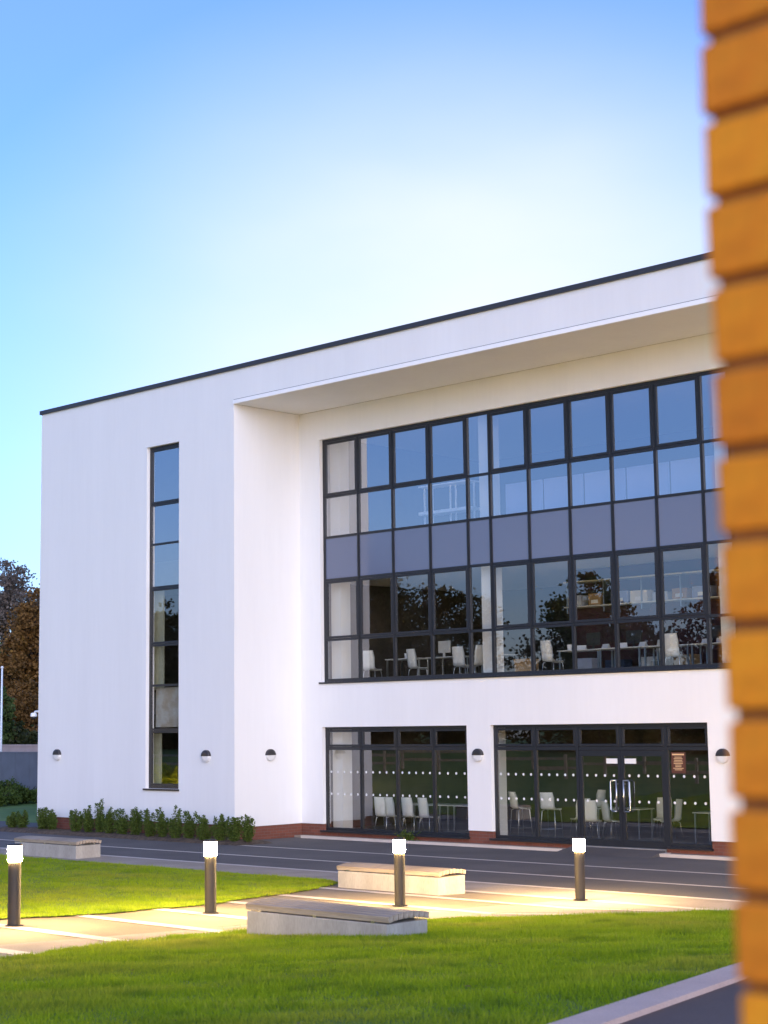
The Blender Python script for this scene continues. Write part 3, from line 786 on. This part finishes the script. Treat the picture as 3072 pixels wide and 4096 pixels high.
for i, (x, y, h) in enumerate(SH):
    t = thing('shrub', 'upright evergreen shrub below the white wall, %s in its row from the recess corner' % ORD[len(SH) - 1 - i], 'shrub', (x, y, -.09), 0, 'evergreen shrubs in the planting bed')
    P = shrub_mesh(100 + i, h * 1.02, random.uniform(.33, .43), 2300)
    V, Fq = leaves(len(P), P, .055, .7, .5)
    big('foliage', V, Fq, 'shrub', t)
    b = MB()
    for k in range(4):
        a = k * 1.7 + i; b.tube([(0.02 * math.cos(a), .02 * math.sin(a), 0), (.05 * math.cos(a), .05 * math.sin(a), h * .4), (.09 * math.cos(a), .09 * math.sin(a), h * .75)], [.012, .009, .004], 5)
    b.build('stem', 'stem', t)
# weed tuft at the foot of the wall
t = thing('plant', 'small leafy weed growing at the wall foot below the café window', 'plant', (3.3, -.3, -.09))
P = RNG.normal(size=(260, 3)) * [.16, .05, .07] + [0, 0, .1]; P[:, 2] = np.abs(P[:, 2])
V, Fq = leaves(260, P, .07, .6, .5); big('foliage', V, Fq, 'shrub', t)
MB().tube([(0, 0, 0), (.02, 0, .15)], [.008, .004], 5).build('stem', 'stem', t)

def tree(name, label, loc, h, blobs, leaf, nclump, nleaf, size, trunk_r, group=None, cat='tree'):
    """blobs: (dx, dy, z, rx, ry, rz) ellipsoids; leaf clumps sit on and inside them"""
    t = thing(name, label, cat, loc, 0, group)
    rs = RNG
    Ps = []
    vol = np.array([b[3] * b[4] * b[5] for b in blobs]); pr = vol ** .67 / (vol ** .67).sum()
    tr = MB(); top = max(b[2] for b in blobs)
    zc = [0, h * .12, h * .35, h * .6]
    tr.tube([(0, 0, -.2), (0.03 * h * .1, 0, zc[1]), (.02 * h, .01 * h, zc[2]), (.01 * h, .02 * h, zc[3])], [trunk_r * 1.3, trunk_r, trunk_r * .75, trunk_r * .4], 9)
    for bi, b in enumerate(blobs):
        z0 = min(b[2] * .6, h * .5)
        tr.tube([(.015 * h, .01 * h, z0), (b[0] * .5, b[1] * .5, (z0 + b[2]) / 2 + .05 * h), (b[0], b[1], b[2]), (b[0] * 1.15, b[1] * 1.15, b[2] + b[5] * .6)], [trunk_r * .45, trunk_r * .32, trunk_r * .2, trunk_r * .06], 6)
        nc = max(3, int(nclump * pr[bi]))
        d = rs.normal(size=(nc, 3)); d /= np.linalg.norm(d, axis=1)[:, None]
        C = np.array(b[:3]) + d * np.array(b[3:]) * rs.uniform(.45, 1.05, nc)[:, None]
        k = nleaf // nclump
        cr = rs.uniform(.10, .24, nc) * (b[3] * b[4] * b[5]) ** (1 / 3)
        P = C[:, None, :] + rs.normal(size=(nc, k, 3)) * cr[:, None, None] * [1, 1, .6]
        Ps.append(P.reshape(-1, 3))
        for q in range(min(nc, 10)):
            tr.tube([(b[0], b[1], b[2] - b[5] * .3), tuple(C[q])], [trunk_r * .12, trunk_r * .03], 4, False)
    P = np.concatenate(Ps); P[:, 2] = np.maximum(P[:, 2], .1)
    V, Fq = leaves(len(P), P, size, .1, .7)
    tr.build('trunk', 'stem', t, smooth=True)
    big('crown', V, Fq, leaf, t)
    return t

def blobset(h, r, n, seed, lo=.35):
    rs = random.Random(seed); B = []
    for k in range(n):
        a = rs.uniform(0, 6.28); f = (k + .5) / n
        z = h * (lo + (.93 - lo) * f); rr = r * math.sin(math.pi * min(.97, .22 + .7 * f)) * rs.uniform(.35, .75)
        s = r * rs.uniform(.32, .5) * (1.15 - .5 * f)
        B.append((rr * math.cos(a), rr * math.sin(a), z - s * .4, s, s, s * .8))
    B.append((0, 0, h * .62, r * .55, r * .55, h * .25))
    return B
# beyond the building
def bgpos(u, y):   # position on a line of sight past the building's corner
    return 33.13 - (1.51 - .07 * u / 150) * (y + 32.5)
GB = 'trees beyond the building corner'
tree('tree', 'tall tree with thin brown-grey foliage beyond the building corner', (bgpos(5, 36), 36, -.15), 16.2, blobset(16.2, 4.6, 16, 5, .3), 'leaf_dull', 420, 30000, .22, .38, GB)
tree('tree', 'copper-brown tree half hidden by the building corner', (bgpos(142, 24), 24, -.15), 11.9, blobset(11.9, 3.4, 15, 9, .22), 'leaf_brown', 420, 34000, .20, .3, GB)
tree('tree', 'mid green round tree in front of the tall brown tree', (bgpos(22, 26), 26, -.15), 9.4, blobset(9.4, 2.6, 12, 12, .25), 'leaf_green', 320, 22000, .18, .22, GB)
tree('tree', 'low russet tree between the fence and the copper-brown tree', (bgpos(95, 20), 20, -.15), 6.3, blobset(6.3, 2.0, 10, 15, .25), 'leaf_brown', 240, 16000, .16, .16, GB)
tree('tree', 'low dark green bushy tree just behind the grey fence', (bgpos(60, 15), 15, -.15), 3.6, blobset(3.6, 1.7, 9, 17, .25), 'leaf_dark', 140, 9000, .18, .1, GB)
tree('tree', 'slim bright green tree beside the white mast', (bgpos(6, 14), 14, -.15), 5.6, blobset(5.6, 1.0, 10, 21, .3), 'leaf_green', 120, 6000, .18, .09, GB)
def low_bush(x, y, h, w, label, leafm='shrub', n=5000, z=-.15, name='bush'):
    t = thing(name, label, 'bush', (x, y, z))
    P = []
    for k in range(14):
        a = random.uniform(0, 6.28); r = w * .5 * math.sqrt(random.random()); hh = h * random.uniform(.5, .86) * (1 - .35 * r / (w * .5))
        d = RNG.normal(size=(n // 14, 3)); d /= np.linalg.norm(d, axis=1)[:, None]
        s = RNG.uniform(.55, 1.0, n // 14)[:, None]
        P.append(np.array([r * math.cos(a), r * math.sin(a), hh * .55]) + d * s * [w * .2, w * .2, hh * .5])
    P = np.concatenate(P); P[:, 2] = np.maximum(P[:, 2], .02)
    V, Fq = leaves(len(P), P, .11, .3, .6); big('foliage', V, Fq, leafm, t)
    b = MB()
    for k in range(6):
        a = k * 1.05; b.tube([(0, 0, 0), (w * .15 * math.cos(a), w * .15 * math.sin(a), h * .35), (w * .3 * math.cos(a), w * .3 * math.sin(a), h * .65)], [.03, .02, .008], 5)
    b.build('stem', 'stem', t); return t
low_bush(bgpos(20, 8.6), 8.6, 1.35, 1.6, 'loose dark green bush in front of the grey panel fence')
low_bush(bgpos(95, 8.4), 8.4, 1.05, 1.8, 'low dull green bush hugging the grey panel fence by the corner')
low_bush(bgpos(5, 6.6), 6.6, .8, 1.4, 'small bush on the grass before the grey panel fence')
# grey panel fence and pale wall behind it
fe = thing('panel_fence', 'blue-grey metal panel fence beyond the building corner', 'fence', (-11, 10, -.15))
for i in range(28):
    x = -1.1 * (i + 1)
    MB().box(x + .008, -.02, .03, x + 1.092, .02, 2.03).build('panel', 'fence', fe)
    MB().box(x - .03, .02, -.05, x + .03, .08, 2.06).build('post', 'fence', fe)
rl = MB().box(-30.85, -.035, 2.03, .02, .09, 2.09).build('top_rail', 'fence', fe)
pw = thing('boundary_wall', 'pale pink garden wall behind the grey panel fence', 'wall', (-25, 13, -.15))
MB().box(-15, 0, -.1, 13, .25, 2.28).build('wall', 'pinkwall', pw); MB().box(-15.02, -.03, 2.28, 13.02, .28, 2.36).build('coping', 'pinkwall', pw)
ms = thing('mast', 'slim white mast rising behind the grey panel fence', 'pole', (bgpos(9, 11.2), 11.2, -.14))
MB().tube([(0, 0, -.05), (0, 0, 5.9)], [.06, .04], 12).build('pole', 'trim', ms, smooth=True)
MB().lathe([(.05, 5.86), (.065, 5.9), (.05, 5.96), (.01, 5.98)], 12).build('finial', 'trim', ms)
MB().box(-.12, -.12, -.05, .12, .12, .03).build('base_plate', 'trim', ms)

# to the left of the view: lawn, rail fence, hedge and trees that the glass mirrors
GM = 'trees facing the building across the lawn'
LFT = ['leaf_olive', 'leaf_dark', 'leaf_green']
LBT = ['spreading olive green tree in the row facing the building across the lawn', 'dark green tree in the row facing the building across the lawn', 'bright green tree in the row facing the building across the lawn']
trs = random.Random(4); ORD20 = ORD + ['nineteenth', 'twentieth']
for i in range(20):
    x = -112 + i * 6.2 + trs.uniform(-1, 1); y = -56 + trs.uniform(-6, 4) + (14 if x < -85 else 0)
    h = [13, 12, 14, 12, 12, 12, 11.5, 12, 13, 15, 15.5, 12, 11, 12, 12, 11.5, 12, 13, 12, 12][i]
    k = (0, 1, 1, 0, 1, 2, 1, 0)[i % 8]
    tree('tree', LBT[k].replace('tree in', 'tree, %s in' % ORD20[i]).replace('across the lawn', 'across the lawn'), (x, y, float(zg(x, y)) - .1), h, blobset(h, 5.6, 14, 40 + i, .10) + [(0, 0, h * .25, 3.6, 3.0, h * .25)], LFT[k], 420, 20000, .30, .3, GM)
rf = thing('rail_fence', 'pale timber post and rail fence across the lawn', 'fence', (-60, -27, float(gy(-27)) - .04))
for i in range(34):
    MB().box(2.0 * i - .06, -.05, -.2, 2.0 * i + .06, .05, 1.12).build('post', 'fence_wood', rf)
for i in range(33):
    for z in (.45, .85):
        b = MB(); b.box(2.0 * i + .01, -.09, z + random.uniform(-.03, .03), 2.0 * i + 1.99, -.05, z + .13); b.build('rail', 'fence_wood', rf)
low_bush(-22.1, -18.6, 1.75, 3.4, 'rounded hedge bush with lamplit green painted in, on the lawn by the rail fence', 'hedge', 9000, float(gy(-18.2)) - .05, 'hedge_bush')

# ------------------------------------------------------------------ furniture behind the glass
def make_chair(label, seat=.44, stool=False):
    t = thing('bar_stool' if stool else 'chair', label, 'stool' if stool else 'chair')
    w, d = .42, .40; bh = .30 if stool else .40
    prof = [(d / 2, seat - .025), (d / 2 - .05, seat + .005), (0, seat - .005), (-d / 2 + .08, seat + .0), (-d / 2 + .01, seat + .04), (-d / 2 - .03, seat + .14), (-d / 2 - .05, seat + .14 + bh * .5), (-d / 2 - .09, seat + .12 + bh)]
    wd = [.9, 1, 1, .98, .95, .93, .98, .86]
    b = MB(); nx = 6
    for s_ in (0, .014):
        for (y, z), q in zip(prof, wd):
            for i in range(nx + 1):
                u = i / nx * 2 - 1
                b.v.append((u * w / 2 * q, y + s_ * .5 + (.03 * u * u if z > seat + .05 else 0), z + s_ + (.012 * u * u if z < seat + .05 else 0)))
    n = len(prof)
    for s_ in (0, 1):
        for j in range(n - 1):
            for i in range(nx):
                a = s_ * n * (nx + 1) + j * (nx + 1) + i
                b.f.append((a, a + 1, a + nx + 2, a + nx + 1))
    N = n * (nx + 1)
    for j in range(n - 1):
        for i in (0, nx):
            a = j * (nx + 1) + i; b.f.append((a, a + nx + 1, a + nx + 1 + N, a + N))
    for i in range(nx):
        for j in (0, n - 1):
            a = j * (nx + 1) + i; b.f.append((a, a + 1, a + 1 + N, a + N))
    b.build('shell', 'chair', t, smooth=True)
    for sx in (-1, 1):
        for sy in (-1, 1):
            MB().tube([(sx * .13, sy * .11, seat + .0), (sx * .18, sy * .16, seat - .03), (sx * .215, sy * .215, 0)], .011 if not stool else .013, 7).build('leg', 'chrome', t, smooth=True)
    if stool:
        q = .195
        MB().tube([(-q, -q, .26), (q, -q, .26), (q, q, .26), (-q, q, .26), (-q, -q, .26)], .01, 6).build('footrest', 'chrome', t)
    return t
def place(root, used, loc, rz, label, group):
    if not used: root.location = loc; root.rotation_euler = (0, 0, rz); root['label'] = label; root['group'] = group; used.append(1); return root
    return dup(root, loc, rz, label, group)
ch = make_chair('white shell chair'); cu = []
st = make_chair('white bar stool', .74, True); su = []
G1, G2 = 'white chairs in the ground-floor room', 'white chairs in the upper room'
LA = 'white shell chair with its back to the smaller ground-floor window'
for q, (x, y, rz) in enumerate(((1.50, .80, R(4)), (1.85, .84, R(-6)), (2.42, .90, R(3)), (2.98, .95, R(-5)), (3.3, 2.6, R(170)))):
    place(ch, cu, (x, y, -.004), rz, LA + ', %s from the recess' % ORD[q] if y < 2 else 'white shell chair on the far side of the table behind the smaller window', G1)
LB = 'white shell chair at the tables seen through the glass doors'
for q, (x, y, rz) in enumerate(((6.9, 2.4, R(60)), (7.75, 1.75, R(20)), (8.3, 1.9, R(-25)), (8.75, 3.4, R(200)), (12.1, 1.2, R(-30)), (9.4, 2.8, R(150)))):
    place(ch, cu, (x, y, -.004), rz, LB + ', %s from the bar stools' % ORD[(0, 1, 2, 3, 5, 4)[q]] if x < 10 else 'white shell chair behind the poster pane', G1)
for q, (x, y, rz) in enumerate(((5.95, 1.15, R(-20)), (6.9, 1.2, R(10)), (7.2, 2.6, R(160)))):
    place(st, su, (x, y, -.004), rz, ('white bar stool by the glass next to the pier', 'white bar stool by the glass between pier stool and doors', '')[q] if y < 2 else 'white bar stool deeper in the room beside the doors', 'white bar stools in the ground-floor room')
LC = 'white chair at the work tables behind the upper window'
for q, (x, y, rz) in enumerate(((.75, 1.15, R(12)), (2.15, 1.5, R(-8)), (3.72, 1.6, R(5)), (4.45, 1.3, R(75)), (7.15, 1.1, R(-6)), (10.85, 1.1, R(4)), (9.2, 2.9, R(190)))):
    place(ch, cu, (x, y, 4.0), rz, LC + ', %s from the recess' % ORD[(0, 1, 2, 3, 4, 6, 5)[q]], G2)
def make_table(label, w, d, h=.74, leg=.02):
    t = thing('table', label, 'table')
    MB().box(-w / 2, -d / 2, h - .028, w / 2, d / 2, h).build('table_top', 'table', t, bevel=.004)
    for sx in (-1, 1):
        for sy in (-1, 1):
            MB().box(sx * (w / 2 - .05) - leg, sy * (d / 2 - .05) - leg, 0, sx * (w / 2 - .05) + leg, sy * (d / 2 - .05) + leg, h - .028).build('leg', 'chrome', t)
    return t
tb = make_table('pale work table', 1.3, .7); tu = []
for q, (x, y) in enumerate(((1.55, 1.85), (2.95, 2.0), (4.3, 2.1), (7.6, 1.9), (8.95, 1.8), (10.3, 1.8), (11.65, 1.8))):
    place(tb, tu, (x, y, 4.0), R(random.uniform(-3, 3)), 'pale work table behind the upper window, %s from the recess' % ORD[q], 'work tables in the upper room')
for q, (x, y) in enumerate(((1.9, 1.95), (3.3, 2.0))):
    place(tb, tu, (x, y, -.004), R(random.uniform(-3, 3)), 'pale café table behind the smaller ground-floor window, %s from the recess' % ORD[q], 'café tables on the ground floor')
for q, (x, y) in enumerate(((8.1, 2.7), (11.3, 2.2))):
    place(tb, tu, (x, y, -.004), R(random.uniform(-3, 3)), ('pale café table seen through the glass doors', 'pale café table seen through the pane with the poster')[q], 'café tables on the ground floor')
# storage on the upper floor
sh = thing('wall_shelf', 'long pale shelf of storage boxes on the maroon partition upstairs', 'shelf', (5.95, 3.6, 5.0))
for z in (.95, 1.62):
    MB().box(0, -.4, z, 8.5, 0.02, z + .035).build('shelf_board', 'table', sh)
for x in np.arange(.1, 8.5, 1.2):
    MB().box(x - .02, -.38, .8, x + .02, .01, 1.655).build('bracket', 'chrome', sh)
for i in range(12):
    x = 6.35 + i * .66 + random.uniform(-.08, .08); w = random.uniform(.2, .28)
    bx = thing('storage_box', 'storage box with white card label on the upstairs shelf, %s from the column' % ORD[i], 'box', (x, 3.42, 5.985), 0, 'storage boxes on the upstairs shelf')
    MB().box(-w, -.17, 0, w, .14, random.uniform(.22, .34)).build('tub', ['lavender', 'card', 'screen', 'int_white'][i % 4], bx, bevel=.01)
    MB().box(-.11, -.176, .05, .11, -.1705, .14).build('label_card', 'white', bx)
for i, (x, y) in enumerate(((7.4, 2.0), (8.2, 1.95), (8.8, 1.8), (9.4, 1.85), (10.3, 1.75), (11.2, 1.9), (11.7, 1.8))):
    sg = thing('name_card', 'folded white name card on the upstairs tables, %s from the cardboard box' % ORD[i], 'card', (x, y, 4.738), R(random.uniform(-20, 20)), 'name cards on the upstairs tables')
    b = MB(); b.v = [(-.13, -.06, 0), (.13, -.06, 0), (.13, 0, .13), (-.13, 0, .13), (.13, .06, 0), (-.13, .06, 0)]; b.f = [(0, 1, 2, 3), (3, 2, 4, 5)]
    b.build('card', 'white', sg)
cb = thing('cardboard_box', 'open brown cardboard box on the upstairs floor by the column', 'box', (6.1, 1.35, 4.0), R(15))
MB().box(-.25, -.2, 0, .25, .2, .42).build('carton', 'card', cb)
b = MB(); b.v = [(-.25, -.2, .42), (.25, -.2, .42), (.24, -.3, .55), (-.24, -.3, .55), (-.25, .2, .42), (.25, .2, .42), (.24, .28, .56), (-.24, .28, .56)]; b.f = [(0, 1, 2, 3), (4, 5, 6, 7)]
b.build('flap', 'card', cb)
mc = thing('computer', 'pale computer monitor on an upstairs work table', 'monitor', (2.75, 1.95, 4.738), R(170))
MB().box(-.25, -.02, .12, .25, .03, .45).build('screen', 'table', mc, bevel=.01); MB().box(-.03, 0.0, .01, .03, .04, .2).build('stand', 'table', mc); MB().box(-.12, -.06, 0, .12, .1, .012).build('foot', 'table', mc)
for i, (x, y) in enumerate(((7.3, 1.85), (11.5, 1.75), (5.5, 1.6))):
    pass
for i, (x, y) in enumerate(((7.2, 1.75), (11.75, 1.7), (1.5, 1.75))):
    cup = thing('pot', 'small pale pot on an upstairs work table, %s' % ('by the chair nearest the column', 'behind the last chair before the brick wall', 'on the first table from the recess')[i], 'pot', (x, y, 4.738), 0, 'pots on the upstairs tables')
    MB().lathe([(.05, 0), (.065, .14), (.06, .15)], 14).build('body', 'white', cup, smooth=False)
# second floor: desk screens and a white rack
for i in range(5):
    a = MX[5 + i] + .08; c = MX[6 + i] - .08
    ds = thing('desk_screen', 'lavender desk screen behind the top-floor glass, %s from the column' % ORD[i], 'screen', ((a + c) / 2, .62, 8.05), 0, 'desk screens on the top floor')
    MB().box(-(c - a) / 2 - .05, -.02, .04, (c - a) / 2 + .05, .02, 1.0).build('panel', 'screen', ds); MB().box(-.3, -.15, 0, .3, .15, .05).build('foot', 'metal', ds)
rk = thing('shelving_rack', 'white open shelving rack behind the top-floor glass', 'rack', (2.6, 1.2, 8.05))
for x in (0, .3, .95, 1.15, 1.8):
    MB().box(x - .015, .18, 0, x + .015, .22, 1.35).build('upright', 'trim', rk)
MB().box(-.03, -.03, .58, 1.83, .43, .66).build('shelf_board', 'trim', rk)
MB().box(-.03, -.03, 1.35, 1.83, .43, 1.38).build('shelf_board', 'trim', rk)
# crates under the upstairs shelf and dark monitors on the tables
for i in range(6):
    x = 6.6 + i * 1.05
    cr_ = thing('crate', 'plastic storage crate on the floor below the upstairs shelf, %s from the column' % ORD[i], 'crate', (x, 3.25, 4.0), R(random.uniform(-8, 8)), 'crates below the upstairs shelf')
    MB().box(-.3, -.2, 0, .3, .2, random.uniform(.3, .6)).build('tub', ['lavender', 'blue', 'int_white', 'card', 'blue', 'lavender'][i], cr_, bevel=.02)
    MB().box(-.31, -.215, .27, .31, -.2005, .3).build('rim', 'int_white', cr_)
for i, x in enumerate((7.75, 9.0, 10.0, 11.3)):
    mn = thing('monitor', 'dark computer monitor on an upstairs table, %s from the column' % ORD[i], 'monitor', (x, 2.05, 4.738), R(random.uniform(165, 195)), 'dark monitors on the upstairs tables')
    MB().box(-.26, -.015, .12, .26, .02, .44).build('screen', 'black', mn, bevel=.008); MB().box(-.03, 0.0, .01, .03, .03, .2).build('stand', 'black', mn); MB().box(-.12, -.06, 0, .12, .1, .012).build('foot', 'black', mn)
# fallen leaves on the near lawn
fx, fy = near_pts(90); P = np.stack([fx, fy, zg(fx, fy) + .03], 1)
V, Fq = leaves(90, P, .06, .1, .7); V[:, 2] = P[:, 2].repeat(4) + (V[:, 2] - P[:, 2].repeat(4)) * .2
tag(big('fallen_leaves', V, Fq, 'leaf_brown'), 'scattered dry leaves lying on the near lawn', 'leaves', kind='stuff')

# ------------------------------------------------------------------ brick wall in the foreground
bw = thing('brick_wall', 'close blurred brick wall end beside the camera, orange lamp light in its colour', 'wall', (32.365, -31.28, 1.2))
CX = 32.36; HB, JB = .065, .0095; CH = HB + JB
LB_, WB = .2155, .1025
me_s = {}
def brick_mesh(L, seed):
    rr = random.Random(seed); b = MB().box(0, 0, 0, L, WB, HB)
    b.v = [(x + rr.uniform(-.0012, .0012), y + rr.uniform(-.0012, .0012), z + rr.uniform(-.0008, .0008)) for x, y, z in b.v]
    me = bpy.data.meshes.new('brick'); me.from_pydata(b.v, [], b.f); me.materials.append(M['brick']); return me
for L in (LB_, WB):
    me_s[L] = [brick_mesh(L, 5 + k) for k in range(5)]
NC = 38; z0b = 0.0264
far = MB()
cnt = 0
for k in range(NC):
    z = z0b + k * CH
    off = (k % 2)
    x = 0.0; first = True
    while x < 2.3:
        L = WB if (first and off) else LB_
        first = False
        near_view = .8 < z + 1.2 - .9 < 3.4 and x < 1.3
        if 1.0 < z < 2.65 and x < 1.1:
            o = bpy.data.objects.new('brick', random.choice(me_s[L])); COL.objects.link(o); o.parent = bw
            o.location = (x + random.uniform(-.0012, .0012), random.uniform(-.0015, .0015), z)
            if L == LB_ and False: pass
            o.modifiers.new('bevel', 'BEVEL').width = .004; o.modifiers['bevel'].segments = 2
            cnt += 1
        else:
            far.box(x, 0, z, x + L, WB, z + HB)
        x += L + JB
    y = WB + JB
    if not off: y = WB + JB
    while y < 2.2:
        far.box(0, y, z, WB, y + LB_, z + HB); y += LB_ + JB
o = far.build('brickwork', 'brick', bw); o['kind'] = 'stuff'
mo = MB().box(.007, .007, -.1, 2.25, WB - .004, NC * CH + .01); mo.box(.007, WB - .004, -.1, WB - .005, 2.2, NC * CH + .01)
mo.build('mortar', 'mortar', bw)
MB().box(-.02, -.02, NC * CH + .0101, 2.3, WB + .02, NC * CH + .07).box(-.02, WB + .02, NC * CH + .0101, WB + .02, 2.2, NC * CH + .07).build('coping', 'kerb', bw)
